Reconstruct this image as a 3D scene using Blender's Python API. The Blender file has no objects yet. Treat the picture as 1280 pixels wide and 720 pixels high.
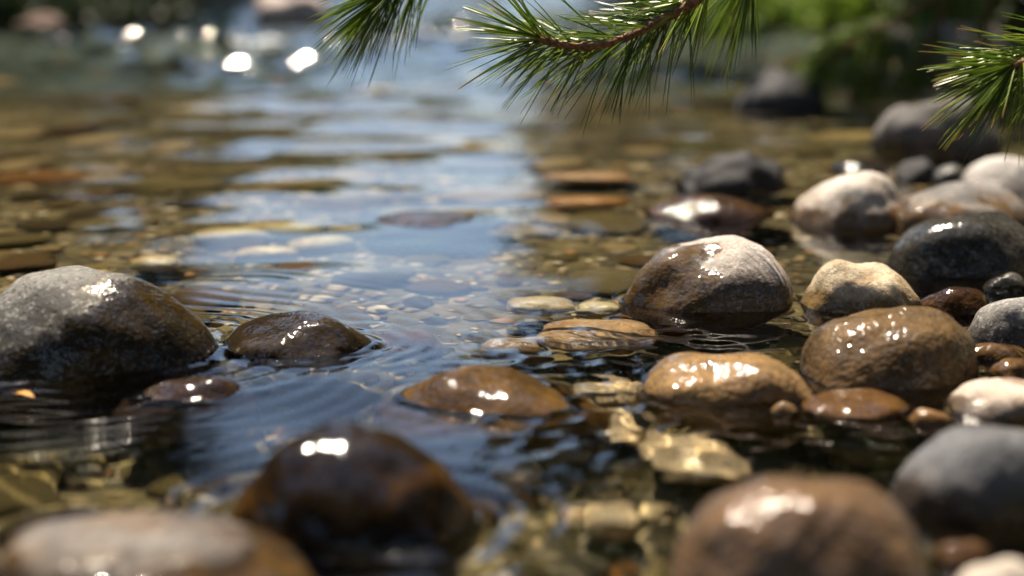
import bpy, bmesh, math, random, time
import numpy as np
from mathutils import Vector, Matrix
T0 = time.time(); R = math.radians
C = bpy.context.scene.collection
scn = bpy.context.scene

# ------------------------------------------------------------------ camera
CAM_H, PITCH, LENS = 0.35, R(13.3), 50.0
cam = bpy.data.objects.new('camera', bpy.data.cameras.new('camera')); C.objects.link(cam)
cam.location = (0, 0, CAM_H); cam.rotation_euler = (math.pi/2 - PITCH, 0, 0)
cam.data.lens = LENS; cam.data.sensor_width = 36; cam.data.clip_start = 0.02; cam.data.clip_end = 900
cam.data.dof.use_dof = True; cam.data.dof.focus_distance = 1.35; cam.data.dof.aperture_fstop = 2.1
scn.camera = cam
# ------------------------------------------------------------------ light
SUN_EL, SUN_AZ = R(64), R(-22)          # azimuth from +Y, negative = to the left
L = Vector((math.cos(SUN_EL)*math.sin(SUN_AZ), math.cos(SUN_EL)*math.cos(SUN_AZ), math.sin(SUN_EL)))
w = bpy.data.worlds.new('World'); scn.world = w; w.use_nodes = True
nt = w.node_tree; bg = nt.nodes['Background']
sky = nt.nodes.new('ShaderNodeTexSky'); sky.sky_type = 'NISHITA'; sky.sun_disc = False
sky.sun_elevation = SUN_EL; sky.sun_rotation = SUN_AZ; sky.air_density = 1.0; sky.dust_density = 0.8; sky.ozone_density = 1.1
nt.links.new(sky.outputs[0], bg.inputs[0]); bg.inputs[1].default_value = 0.095
sl = bpy.data.lights.new('sun', 'SUN'); sl.energy = 5.0; sl.angle = R(0.53); sl.color = (1, 0.87, 0.69)
sun = bpy.data.objects.new('sun', sl); C.objects.link(sun)
sun.rotation_euler = (-L).to_track_quat('-Z', 'Y').to_euler(); sun.location = (0, 0, 5)
sl.cycles.is_caustics_light = True
scn.view_settings.view_transform = 'Standard'; scn.view_settings.look = 'None'
scn.view_settings.exposure = 1.14; scn.view_settings.gamma = 1
cy = scn.cycles
cy.use_denoising = True
try: cy.denoiser = 'OPENIMAGEDENOISE'
except Exception: pass
cy.max_bounces = 8; cy.transmission_bounces = 6; cy.glossy_bounces = 4; cy.diffuse_bounces = 2; cy.transparent_max_bounces = 8
cy.sample_clamp_indirect = 6; cy.sample_clamp_direct = 0; cy.blur_glossy = 0.3
cy.caustics_reflective = False; cy.caustics_refractive = True

# ------------------------------------------------------------------ helpers
FPX = LENS/36*1280
SP, CP = math.sin(PITCH), math.cos(PITCH)
def ray(px, py):
    u, v = (px-640)/FPX, (360-py)/FPX
    return Vector((u, CP + v*SP, -SP + v*CP))
def at(px, py, z=0.0):                   # pixel of the photo -> point on the level z
    d = ray(px, py); t = (z-CAM_H)/d.z
    return Vector((d.x*t, d.y*t, z))
def under(px, py, depth):                # the same through the refracting water surface
    p = at(px, py); d = ray(px, py).normalized()
    h = math.hypot(d.x, d.y); s = h/1.333; k = s/math.sqrt(1-s*s)*depth/h
    return Vector((p.x+d.x*k, p.y+d.y*k, -depth))
def at_dist(px, py, dist):
    d = ray(px, py); return Vector((0, 0, CAM_H)) + d*dist
def project(P):                          # (n,3) -> px, py
    y = P[:, 1]; z = P[:, 2]-CAM_H
    dep = y*CP - z*SP
    return 640 + FPX*P[:, 0]/dep, 360 - FPX*(y*SP + z*CP)/dep, dep

def _h(i, j, k, s):
    n = (i*374761393 + j*668265263 + k*2147483647 + s*974634777) & 0xffffffff
    n = ((n ^ (n >> 13))*1274126177) & 0xffffffff
    n = ((n ^ (n >> 16))*2246822519) & 0xffffffff
    return n ^ (n >> 15)
_tab = {}
def noise2(x, y, s=0):
    x, y = np.broadcast_arrays(x, y)
    xi, yi = np.floor(x), np.floor(y); xf, yf = x-xi, y-yi
    xi = xi.astype(np.int64) & 255; yi = yi.astype(np.int64) & 255
    if s not in _tab:
        T = np.random.default_rng(s+977).uniform(0, 2*np.pi, (256, 256)); _tab[s] = (np.cos(T), np.sin(T))
    GX, GY = _tab[s]
    u = xf*xf*xf*(xf*(xf*6-15)+10); v = yf*yf*yf*(yf*(yf*6-15)+10); x1, y1 = (xi+1) & 255, (yi+1) & 255
    a = GX[xi, yi]*xf + GY[xi, yi]*yf; b = GX[x1, yi]*(xf-1) + GY[x1, yi]*yf
    c = GX[xi, y1]*xf + GY[xi, y1]*(yf-1); d = GX[x1, y1]*(xf-1) + GY[x1, y1]*(yf-1)
    return ((a+(b-a)*u)*(1-v) + (c+(d-c)*u)*v)*1.6
def noise(x, y, z=None, s=0):            # gradient noise, about -1..1
    x = np.asarray(x, float); y = np.asarray(y, float)
    if z is None: return noise2(x, y, s)
    z = np.asarray(z, float)
    xi, yi, zi = (np.floor(a).astype(np.int64) for a in (x, y, z))
    xf, yf, zf = x-xi, y-yi, z-zi
    f = lambda t: t*t*t*(t*(t*6-15)+10)
    u, v, w_ = f(xf), f(yf), f(zf); out = 0
    for a in (0, 1):
        for b in (0, 1):
            for c in (0, 1):
                hh = _h(xi+a, yi+b, zi+c, s)
                ph = (hh & 0xffff)/65536*2*np.pi; cz = ((hh >> 16) & 0xffff)/32768.0-1; r = np.sqrt(1-cz*cz)
                g = r*np.cos(ph)*(xf-a) + r*np.sin(ph)*(yf-b) + cz*(zf-c)
                out = out + g*(u if a else 1-u)*(v if b else 1-v)*(w_ if c else 1-w_)
    return out*1.6

def tag(o, label=None, cat=None, group=None, kind=None):
    if label: o['label'] = label
    if cat: o['category'] = cat
    if group: o['group'] = group
    if kind: o['kind'] = kind
    return o
def mesh_np(name, V, F, mat=None, smooth=True):
    me = bpy.data.meshes.new(name); V = np.asarray(V, np.float32); F = np.asarray(F, np.int32)
    me.vertices.add(len(V)); me.vertices.foreach_set('co', V.ravel())
    n, k = F.shape
    me.loops.add(n*k); me.loops.foreach_set('vertex_index', F.ravel())
    me.polygons.add(n); me.polygons.foreach_set('loop_start', np.arange(n, dtype=np.int32)*k)
    me.polygons.foreach_set('loop_total', np.full(n, k, np.int32))
    me.update(calc_edges=True)
    me.polygons.foreach_set('use_smooth', np.full(n, smooth)); me.update()
    if mat: me.materials.append(mat)
    return me
def link(name, me, parent=None, loc=None):
    o = bpy.data.objects.new(name, me); C.objects.link(o)
    if parent: o.parent = parent
    if loc is not None: o.location = loc
    return o
def empty(name, loc):
    o = bpy.data.objects.new(name, None); C.objects.link(o); o.location = loc; o.empty_display_size = .1; return o
_ico = {}
def ico(sub):
    if sub not in _ico:
        bm = bmesh.new(); bmesh.ops.create_icosphere(bm, subdivisions=sub, radius=1)
        V = np.array([v.co[:] for v in bm.verts]); F = np.array([[v.index for v in f.verts] for f in bm.faces]); bm.free()
        V /= np.linalg.norm(V, axis=1)[:, None]; _ico[sub] = (V, F)
    return _ico[sub]

# ------------------------------------------------------------------ materials
class N:
    def __init__(s, name):
        s.m = bpy.data.materials.new(name); s.m.use_nodes = True; s.t = s.m.node_tree
        s.b = s.t.nodes['Principled BSDF']; s.out = s.t.nodes['Material Output']
    def n(s, typ, **kw):
        x = s.t.nodes.new(typ)
        for k, v in kw.items(): setattr(x, k, v)
        return x
    def put(s, sock, v):
        if hasattr(v, 'is_output') or isinstance(v, bpy.types.NodeSocket): s.t.links.new(v, sock)
        else: sock.default_value = v
    def noise(s, vec, scale, det=4, rough=.55, dist=0):
        x = s.n('ShaderNodeTexNoise'); s.put(x.inputs['Vector'], vec)
        x.inputs['Scale'].default_value = scale; x.inputs['Detail'].default_value = det
        x.inputs['Roughness'].default_value = rough; x.inputs['Distortion'].default_value = dist
        return x.outputs['Fac']
    def ramp(s, f, a, b, lo=0., hi=1.):
        x = s.n('ShaderNodeMapRange'); x.interpolation_type = 'SMOOTHSTEP'; s.put(x.inputs[0], f)
        x.inputs[1].default_value = a; x.inputs[2].default_value = b; x.inputs[3].default_value = lo; x.inputs[4].default_value = hi
        return x.outputs[0]
    def math(s, op, a, b=0.):
        x = s.n('ShaderNodeMath', operation=op); s.put(x.inputs[0], a); s.put(x.inputs[1], b); return x.outputs[0]
    def mix(s, f, a, b, mode='MIX'):
        x = s.n('ShaderNodeMix', data_type='RGBA', blend_type=mode); s.put(x.inputs[0], f)
        for i, v in ((6, a), (7, b)): s.put(x.inputs[i], (*v, 1) if isinstance(v, tuple) and len(v) == 3 else v)
        return x.outputs[2]

def stone_mat(name, base, patch, film, speck=.5, wet=.01, film_amt=.6, seed=0., patch_lim=(.45, .6), gloss=.13, grain=1., wetslope=0., wetdark=.42, wetsat=1.02, sparkle=.0010, sscale=230, dull=0., brk=.10):
    """base / patch: the dry mineral; film: the brown algae film; wet = height in metres up to which the stone is wet"""
    g = N(name)
    tc = g.n('ShaderNodeTexCoord'); vec = g.n('ShaderNodeVectorMath', operation='ADD')
    g.put(vec.inputs[0], tc.outputs['Object']); vec.inputs[1].default_value = (seed*3.1, seed*1.7, seed*2.3); v = vec.outputs[0]
    geo = g.n('ShaderNodeNewGeometry'); sep = g.n('ShaderNodeSeparateXYZ'); g.put(sep.inputs[0], geo.outputs['Position'])
    n1 = g.noise(v, 14, 6, .6, .4); n2 = g.noise(v, 45, 6, .65); n3 = g.noise(v, 260, 4, .7); n4 = g.noise(v, 620, 2, .6)
    c = g.mix(g.ramp(n1, *patch_lim), base, patch)
    c = g.mix(g.ramp(n2, .35, .7, 0, .55), c, tuple(x*.45 for x in base))
    # mineral grains
    vor = g.n('ShaderNodeTexVoronoi'); vor.inputs['Scale'].default_value = 330*grain; g.put(vor.inputs['Vector'], v)
    sv = g.n('ShaderNodeSeparateColor'); g.put(sv.inputs[0], vor.outputs['Color'])
    n5 = g.noise(v, 110, 5, .75, .3)
    c = g.mix(g.ramp(n5, .56, .68, 0, speck), c, tuple(min(.8, x*1.55+.03) for x in base))
    c = g.mix(g.ramp(sv.outputs[0], .86, .93, 0, speck*.5), c, tuple(min(.8, x*1.7+.05) for x in base))
    c = g.mix(g.ramp(sv.outputs[1], .80, .9, 0, speck*.8), c, tuple(x*.25 for x in base))
    c = g.mix(g.ramp(n3, .3, .62, .5*speck, 0), c, tuple(x*.3 for x in base))
    vein = g.math('ABSOLUTE', g.math('SUBTRACT', g.noise(v, 9, 5, .6, 1.2), .5))
    c = g.mix(g.ramp(vein, 0, .012, .5, 0), c, tuple(x*.35 for x in base))
    # wetness
    hgt = g.math('ADD', sep.outputs[2], g.math('MULTIPLY', g.math('SUBTRACT', n1, .5), .10*min(1, max(.25, wet/.03))))
    hgt = g.math('ADD', hgt, g.math('MULTIPLY', g.math('SUBTRACT', n2, .5), .03))
    if wetslope:
        sx_ = g.n('ShaderNodeSeparateXYZ'); g.put(sx_.inputs[0], tc.outputs['Object']); hgt = g.math('SUBTRACT', hgt, g.math('MULTIPLY', sx_.outputs[0], wetslope))
    wm = g.ramp(hgt, wet-.004, wet+.006, 1, 0)
    fm = g.math('MULTIPLY', g.ramp(hgt, wet-.012, wet+.02, 1, 0), g.ramp(g.math('ADD', n1, g.math('MULTIPLY', n2, .5)), .62, .86, 1, .4))
    fm = g.math('MULTIPLY', fm, film_amt)
    c = g.mix(fm, c, g.mix(g.ramp(n2, .4, .65), film, tuple(x*.42 for x in film)))
    hsv = g.n('ShaderNodeHueSaturation'); hsv.inputs['Saturation'].default_value = wetsat; hsv.inputs['Value'].default_value = wetdark; g.put(hsv.inputs['Color'], c)
    c = g.mix(wm, c, hsv.outputs[0])
    g.put(g.b.inputs['Base Color'], c)
    ro = g.n('ShaderNodeMix'); g.put(ro.inputs[0], wm); ro.inputs[2].default_value = .72
    g.put(ro.inputs[3], g.math('ADD', g.ramp(n2, .4, .7, gloss*.5, gloss*.8), g.ramp(n5, .47, .53, 0, dull))); g.put(g.b.inputs['Roughness'], ro.outputs[0])
    sp = g.n('ShaderNodeMix'); g.put(sp.inputs[0], wm); sp.inputs[2].default_value = .35; g.put(sp.inputs[3], g.ramp(n5, .48, .58, .5, brk))
    g.put(g.b.inputs['Specular IOR Level'], sp.outputs[0])
    pit = g.n('ShaderNodeTexVoronoi'); pit.inputs['Scale'].default_value = 95; g.put(pit.inputs['Vector'], v)
    b1 = g.n('ShaderNodeBump'); b1.inputs['Distance'].default_value = .004; g.put(b1.inputs['Height'], g.math('ADD', n2, g.ramp(pit.outputs['Distance'], .0, .25, -.25, 0)))
    g.put(b1.inputs['Strength'], g.math('MULTIPLY', g.math('SUBTRACT', 1., wm), .7))
    b2 = g.n('ShaderNodeBump'); b2.inputs['Distance'].default_value = .0012; g.put(b2.inputs['Height'], g.math('ADD', n3, g.math('MULTIPLY', n4, .5)))
    g.put(b2.inputs['Strength'], g.math('MULTIPLY', g.math('SUBTRACT', 1.03, wm), .7)); g.put(b2.inputs['Normal'], b1.outputs[0])
    film_n = g.n('ShaderNodeTexNoise'); g.put(film_n.inputs['Vector'], v); film_n.inputs['Scale'].default_value = sscale; film_n.inputs['Detail'].default_value = 1.
    film_l = g.n('ShaderNodeTexNoise'); g.put(film_l.inputs['Vector'], v); film_l.inputs['Scale'].default_value = sscale*.3; film_l.inputs['Detail'].default_value = 1.
    b3 = g.n('ShaderNodeBump'); b3.inputs['Distance'].default_value = sparkle; g.put(b3.inputs['Strength'], wm)
    g.put(b3.inputs['Height'], g.math('ADD', film_n.outputs['Fac'], g.math('MULTIPLY', film_l.outputs['Fac'], 1.6))); g.put(b3.inputs['Normal'], b2.outputs[0])
    g.put(g.b.inputs['Normal'], b3.outputs[0])
    return g.m

# ------------------------------------------------------------------ terrain
def smooth(a, b, x):
    t = np.clip((x-a)/(b-a), 0, 1); return t*t*(3-2*t)
def bed_h(x, y):
    x = np.asarray(x, float); y = np.asarray(y, float)
    base = -.125 - .03*smooth(1.5, 5, y)
    base = base - .24*smooth(2.9, 4.8, y)
    base -= .07*smooth(-.1, -.9, x)*smooth(2.2, .9, y)           # deeper pool at the left front
    base += .045*smooth(1.4, .75, y)*smooth(-.1, .25, x)*0
    right = smooth(0, 1.6, x - (.62 + .17*(y-1.4)))               # right bank
    base = base + right*.75
    far = smooth(6.9, 9.5, y - 6*smooth(-2.1, -1.5, x)*smooth(1.1, .6, x) + .25*np.sin(x*.7) + .12*noise(x*.8, y*.8, s=3))
    base = base + far*.75
    base = base + smooth(10, 60, y)*(6 + 3*noise(x/14, y/30, s=8))*(1-.8*smooth(-14, -8, x-y*.0)*smooth(4, -2, x)) * 1.0
    base = base + smooth(-6, -30, y)*3 + smooth(9, 30, np.abs(x))*4
    left = smooth(5.5, 8, -x - .35*y); base = base + left*.9
    base = base + .012*noise(x*5, y*5, s=5) + .006*noise(x*14, y*14, s=6)
    return base
def axis(lo, f0, f1, hi, step, grow, cap=1.0):
    mid = list(np.arange(f0, f1, step)); a = []; p, s = f0, step
    while p > lo: s = min(s*grow, cap); p -= s; a.append(p)
    b = []; p, s = mid[-1], step
    while p < hi: s = min(s*grow, cap); p += s; b.append(p)
    return np.array(a[::-1]+mid+b)
def sheet(name, xs, ys, hf, mat):
    X, Y = np.meshgrid(xs, ys); Z = hf(X, Y); V = np.stack([X, Y, Z], -1).reshape(-1, 3)
    nx, ny = len(xs), len(ys); i = np.arange((ny-1)*nx).reshape(ny-1, nx)[:, :-1].ravel()
    return link(name, mesh_np(name, V, np.stack([i, i+1, i+nx+1, i+nx], 1), mat))

g = N('stream_gravel'); tc = g.n('ShaderNodeTexCoord'); v = tc.outputs['Object']
n1 = g.noise(v, 3, 5); n2 = g.noise(v, 40, 6, .7); vor = g.n('ShaderNodeTexVoronoi'); vor.inputs['Scale'].default_value = 42; g.put(vor.inputs['Vector'], v)
sv = g.n('ShaderNodeSeparateColor'); g.put(sv.inputs[0], vor.outputs['Color'])
c = g.mix(sv.outputs[0], (.045, .036, .013), (.22, .18, .07)); c = g.mix(g.ramp(sv.outputs[1], .8, .95), c, (.32, .26, .15))
c = g.mix(g.ramp(n1, .45, .65, 0, .8), c, (.035, .033, .012)); c = g.mix(g.ramp(n2, .4, .7, .4, 0), c, (.02, .016, .008))
geo = g.n('ShaderNodeNewGeometry'); sep = g.n('ShaderNodeSeparateXYZ'); g.put(sep.inputs[0], geo.outputs['Position'])
c = g.mix(g.ramp(sep.outputs[2], -.22, -.36, 0, .85), c, (.045, .080, .075)); c = g.mix(g.ramp(sep.outputs[2], .12, .3), c, g.mix(g.ramp(n2, .4, .6), (.030, .020, .010), (.030, .036, .010)))  # deep bed painted teal, standing in for sky reflection and absorption in the water
g.put(g.b.inputs['Base Color'], c); g.b.inputs['Roughness'].default_value = .75
bp = g.n('ShaderNodeBump'); bp.inputs['Distance'].default_value = .012; g.put(bp.inputs['Height'], g.math('SUBTRACT', 1., vor.outputs['Distance'])); g.put(g.b.inputs['Normal'], bp.outputs[0])
xs = axis(-60, -1.2, 1.6, 60, .02, 1.06, 2.5); ys = axis(-12, .4, 3.2, 70, .02, 1.05, 2.5)
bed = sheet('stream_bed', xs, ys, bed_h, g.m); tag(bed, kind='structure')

# ------------------------------------------------------------------ stones
STONES = []      # (root object, x, y, rx, ry) where they cut the water
CAST = [bed]; OUT = []
def stone_shape(seed, sub, p=2.15, a=.16, b=.05, c=.012):
    D, F = ico(sub)
    r = (np.abs(D)**p).sum(1)**(-1/p)
    o = seed*7.31
    r = r*(1 + a*noise(D[:, 0]*1.1+o, D[:, 1]*1.1, D[:, 2]*1.1, s=1) + b*noise(D[:, 0]*2.6+o, D[:, 1]*2.6, D[:, 2]*2.6, s=2)
           + c*noise(D[:, 0]*8+o, D[:, 1]*8, D[:, 2]*8, s=4) + c*.4*noise(D[:, 0]*20+o, D[:, 1]*20, D[:, 2]*20, s=5))
    return D*r[:, None], F
def stone(label, box, mat, seed, asp=.8, yaw=0., sub=.25, group=None, shape={}, tilt=0., name='stone', res=5, lean=0.):
    x0, x1, yt, yb = box; sub = sub+.07 if sub < .5 else sub
    U, F = stone_shape(seed, res, **shape)
    if lean: U = U.copy(); U[:, 0] += lean*U[:, 2]
    cyaw, syaw = math.cos(yaw), math.sin(yaw); ct, st = math.cos(tilt), math.sin(tilt)
    g0 = at((x0+x1)/2, yb); dep = math.hypot(g0.y, CAM_H)
    sx = (x1-x0)/2/FPX*dep; sz = sx*.6; X, Y = g0.x, g0.y+sx*asp*.8
    for it in range(14):
        P = U*np.array([sx, sx*asp, sz])
        P = np.stack([P[:, 0]*ct-P[:, 2]*st, P[:, 1], P[:, 0]*st+P[:, 2]*ct], 1)
        P = np.stack([P[:, 0]*cyaw-P[:, 1]*syaw, P[:, 0]*syaw+P[:, 1]*cyaw, P[:, 2]], 1)
        W = P + np.array([X, Y, -sub*sz]); A = W[W[:, 2] > 0]
        if len(A) < 20: sz *= 1.2; continue
        px, py, dp = project(A); d = dp.mean()
        X += ((x0+x1)/2 - (px.min()+px.max())/2)/FPX*d
        sx *= np.clip((x1-x0)/(px.max()-px.min()), .7, 1.4)
        Y += at(640, yb).y - at(640, py.max()).y
        sz *= np.clip(((yb-yt)/(py.max()-py.min()))**.8, .75, 1.35); sz = min(sz, sx*1.1); sz = max(sz, sx*.2)
    o = link(name, mesh_np(name, P, F, mat), loc=(X, Y, -sub*sz))
    tag(o, label, 'stone', group)
    E = np.concatenate([F[:, [0, 1]], F[:, [1, 2]], F[:, [2, 0]]]); za, zb = W[E[:, 0], 2], W[E[:, 1], 2]; cr = (za > 0) != (zb > 0)
    tt = (za/(za-zb+1e-12))[cr][:, None]; OUT.append((W[E[cr, 0]]*(1-tt)+W[E[cr, 1]]*tt)[:, :2])
    cs = W[np.abs(W[:, 2]) < .006]
    if len(cs): STONES.append((o, X, Y, np.ptp(cs[:, 0])/2, np.ptp(cs[:, 1])/2))
    else: STONES.append((o, X, Y, sx, sx*asp))
    CAST.append(o)
    return o

GREY, DGREY, PALE, TAN = (.22, .22, .215), (.11, .115, .115), (.48, .42, .36), (.42, .31, .19)
BRN, DBRN, ORG, OLV = (.17, .115, .065), (.045, .034, .024), (.30, .16, .05), (.16, .15, .07)
FILM, DFILM = (.24, .125, .03), (.06, .038, .012)
SM = stone_mat
stone('big mottled grey boulder with a dark wet brown flank at the left edge', (-45, 271, 322, 472), SM('grey_dark_stone', (.18, .175, .16), (.035, .032, .028), (.09, .055, .014), 1., .05, 1., 1, (.45, .53), .3, wetslope=.45), 1, .85, .25, .3, shape=dict(a=.14, p=2.0), lean=-.1)
stone('small dark wet stone with a pointed right end beside the big grey boulder', (284, 466, 388, 453), SM('dark_wet_stone', (.07, .055, .045), DBRN, (.09, .055, .015), .3, .2, .7, 2, gloss=.09, sparkle=.0008), 4, .7, -.3, .3, shape=dict(p=2.0))
stone('reddish brown stone barely breaking the dark water in front of the big grey boulder', (176, 300, 468, 503), SM('reddish_stone', (.12, .07, .05), DBRN, DFILM, .3, .2, .5, 3, gloss=.1), 3, .8, .1, .82)
stone('large blurred black-brown wet boulder standing low in the centre foreground', (283, 597, 525, 692), SM('black_brown_stone', (.022, .019, .016), (.17, .08, .015), (.10, .05, .012), .3, .2, .3, 4, (.52, .60), .10, sparkle=.0006), 6, .75, .1, .2, shape=dict(a=.09, b=.03, p=2.0))
stone('out of focus grey and tan boulder filling the bottom left corner', (-20, 400, 636, 800), SM('grey_tan_stone', (.10, .085, .075), (.25, .225, .20), (.22, .12, .03), .5, .03, .9, 5, (.57, .68)), 5, .7, -.1, .1)
stone('blurred dark stone low behind the bottom left boulder', (0, 152, 632, 690), SM('dim_stone', (.08, .065, .045), DBRN, DFILM, .3, .06, .7, 6), 8, .8, .2, .3)
stone('flat glossy brown stone at water level with bright glints in the centre', (503, 710, 455, 516), SM('brown_wet_flat', (.20, .12, .055), (.07, .045, .025), (.32, .17, .045), .35, .2, .7, 7, gloss=.09, sparkle=.0009), 7, .8, .15, .76)
stone('long ochre wet stone with mottled yellow brown top right of the centre', (806, 1018, 440, 505), SM('ochre_stone', (.54, .37, .19), (.20, .13, .07), (.42, .22, .07), .5, .2, .5, 8, (.44, .56), .10, wetdark=.6, sparkle=.0014), 11, .62, -.1, .45, shape=dict(p=2.6))
stone('humped brown boulder with a sunlit whitish cap in the middle right', (781, 992, 294, 390), SM('capped_stone', (.50, .45, .41), (.17, .13, .10), (.22, .12, .03), .55, .046, .9, 9, (.5, .68), .17, wetslope=-.12), 9, .8, .1, .2, shape=dict(a=.2, p=2.4), lean=.1)
stone('sunlit tan and cream stone just right of the humped brown boulder', (1002, 1153, 316, 396), SM('tan_stone', (.56, .46, .32), (.34, .22, .10), (.36, .21, .06), .5, .012, .8, 10, (.46, .64)), 10, .8, -.1, .25, shape=dict(a=.18))
stone('large egg shaped wet brown boulder with a cluster of sun sparkles on its top', (1000, 1224, 382, 487), SM('egg_stone', (.38, .27, .16), (.14, .10, .06), (.34, .18, .05), .45, .2, .5, 11, (.5, .66), .17, sparkle=.0016, sscale=210, dull=.05), 12, .75, .15, .25, shape=dict(a=.1, p=2.2), lean=.12)
stone('small flat orange brown wet stone in front of the egg shaped boulder', (1002, 1136, 485, 522), SM('orange_flat', (.42, .21, .08), (.16, .08, .03), ORG, .3, .2, .6, 12, gloss=.1), 13, .7, -.05, .45)
stone('grey white stone cut by the right edge beside the egg shaped boulder', (1208, 1330, 355, 432), SM('grey_white_edge', (.36, .35, .33), (.15, .145, .14), (.18, .12, .05), .7, .018, .7, 13), 14, .85, .2, .2)
stone('wide dark granite stone speckled white at the right edge', (1108, 1315, 264, 348), SM('granite_stone', (.16, .155, .14), (.08, .078, .07), (.09, .07, .04), .95, .2, .3, 14, (.45, .6), .22, .8), 15, .8, .1, .25, shape=dict(p=2.4))
stone('long dark grey stone with a sunlit orange left end behind the speckled granite', (1093, 1300, 227, 290), SM('grey_orange_end', (.20, .19, .18), (.09, .088, .085), (.30, .16, .04), .6, .028, .9, 15), 16, .7, .2, .25)
stone('egg shaped cream stone with orange foot behind the tan stone', (988, 1134, 212, 284), SM('cream_stone', (.58, .52, .46), (.42, .35, .28), (.30, .15, .04), .4, .02, .9, 16), 17, .75, -.1, .2, lean=.12)
stone('pale grey rounded stone at the right edge above the long dark grey stone', (1193, 1330, 195, 240), SM('pale_edge', (.50, .47, .44), (.30, .28, .26), BRN, .4, .01, .5, 17), 18, .8, 0, .2)
stone('low brown wet stone with a white glint behind the humped boulder', (812, 957, 243, 276), SM('low_brown', (.15, .085, .04), DBRN, (.22, .10, .03), .3, .2, .6, 18, gloss=.1, sparkle=.0016), 19, .8, 0, .5)
stone('dark angular blackish stone in the middle distance', (850, 980, 188, 240), SM('blackish_stone', (.028, .027, .03), (.014, .014, .016), (.03, .02, .01), .3, .0, .4, 19), 20, .8, .1, .3, shape=dict(p=2.4, a=.25, b=.1))
stone('far dark stone with blue sky sheen left of the hanging blurred bough', (918, 1034, 84, 136), SM('far_dark_stone', (.03, .03, .035), (.015, .015, .02), (.03, .02, .01), .3, .0, .3, 20), 21, .8, 0, .2)
stone('large blurred grey rock on the right behind the shore stones', (1088, 1255, 124, 196), SM('blurred_grey_rock', (.15, .14, .135), (.06, .055, .05), (.05, .04, .03), .4, .02, .5, 21), 22, .8, .1, .2, shape=dict(p=2.8, a=.22))
stone('small blurred black stone left of the two grey ones below the grey rock', (1118, 1176, 192, 226), SM('black_small', (.035, .035, .04), (.02, .02, .02), DFILM, .3, .0, .4, 22), 23, .8, 0, .2)
stone('small blurred greenish grey stone under the large grey rock', (1164, 1216, 194, 230), SM('small_greenish_grey', (.12, .12, .10), DGREY, DFILM, .4, .02, .4, 23), 24, .8, 0, .2)
stone('small dark speckled stone squeezed at the right edge under the granite', (1228, 1292, 338, 370), SM('small_dark_edge', (.10, .10, .085), DBRN, DFILM, .6, .02, .5, 24), 25, .8, 0, .3)
stone('low reddish brown wet stone in the gap between tan stone and right edge', (1146, 1238, 350, 394), SM('gap_stone', (.11, .06, .035), DBRN, (.15, .07, .025), .3, .2, .6, 25, gloss=.1), 26, .8, .2, .5)
stone('cream stone with brown blotches at the right edge above the blue grey boulder', (1184, 1330, 472, 524), SM('cream_blotched', (.60, .50, .42), (.22, .13, .08), (.30, .17, .06), .4, .008, .6, 26, (.55, .62)), 27, .8, 0, .25)
stone('smooth blue grey blurred boulder at the right edge of the foreground', (1112, 1345, 514, 655), SM('blue_grey_stone', (.13, .135, .145), (.07, .072, .078), (.14, .09, .05), .3, .012, .6, 27, gloss=.3), 28, .8, .1, .2, shape=dict(a=.1))
stone('big blurred brown foreground boulder with a white patch of sun glints', (836, 1164, 571, 790), SM('glinting_boulder', (.42, .29, .20), (.20, .14, .10), (.36, .19, .07), .35, .3, .5, 28, gloss=.2, sparkle=.0036, sscale=120, brk=.5), 29, .75, -.1, .15, shape=dict(a=.07, b=.03, p=2.5))
stone('small blurred red brown stone between the glinting boulder and the corner', (1163, 1243, 652, 716), SM('small_red_brown', (.17, .09, .06), DBRN, ORG, .3, .05, .6, 29), 30, .8, 0, .25)
stone('pale beige blurred stone in the bottom right corner', (1185, 1330, 676, 790), SM('beige_corner', (.50, .44, .37), (.34, .28, .22), BRN, .3, .01, .4, 30), 31, .8, 0, .2)
stone('flat brown stone touching the right edge below the grey white stone', (1236, 1300, 444, 474), SM('brown_edge_flat', (.26, .15, .07), (.12, .07, .03), ORG, .3, .2, .5, 31, gloss=.12), 32, .8, 0, .35)
stone('thin tawny wet stone behind the flat brown one at the right edge', (1204, 1292, 428, 452), SM('tawny_thin', (.22, .13, .06), (.10, .06, .03), ORG, .3, .2, .5, 32, gloss=.12), 33, .7, 0, .5)
stone('barely awash dark stone with two tiny glints in the middle of the current', (480, 590, 263, 284), SM('awash_stone', (.09, .065, .05), DBRN, (.25, .13, .04), .3, .2, .6, 33, gloss=.08), 34, .8, 0, .84)
stone('tiny pale orange pebble in front of the ochre stone', (964, 997, 501, 517), SM('tiny_orange', (.50, .32, .15), (.40, .25, .12), ORG, .3, .01, .4, 34), 35, .8, 0, .4, name='pebble', res=4)
stone('orange pebble below the cream blotched stone', (1136, 1190, 510, 531), SM('orange_pebble', (.42, .24, .10), (.25, .13, .06), ORG, .3, .01, .5, 35), 36, .8, 0, .4, name='pebble', res=4)
stone('broad dark stone in the shaded water beneath the hanging bough', (1040, 1112, 196, 216), SM('shade_flat', (.07, .06, .05), DBRN, DFILM, .3, .2, .5, 36), 37, .9, 0, .4)
for o, *_ in STONES: pass

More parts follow.
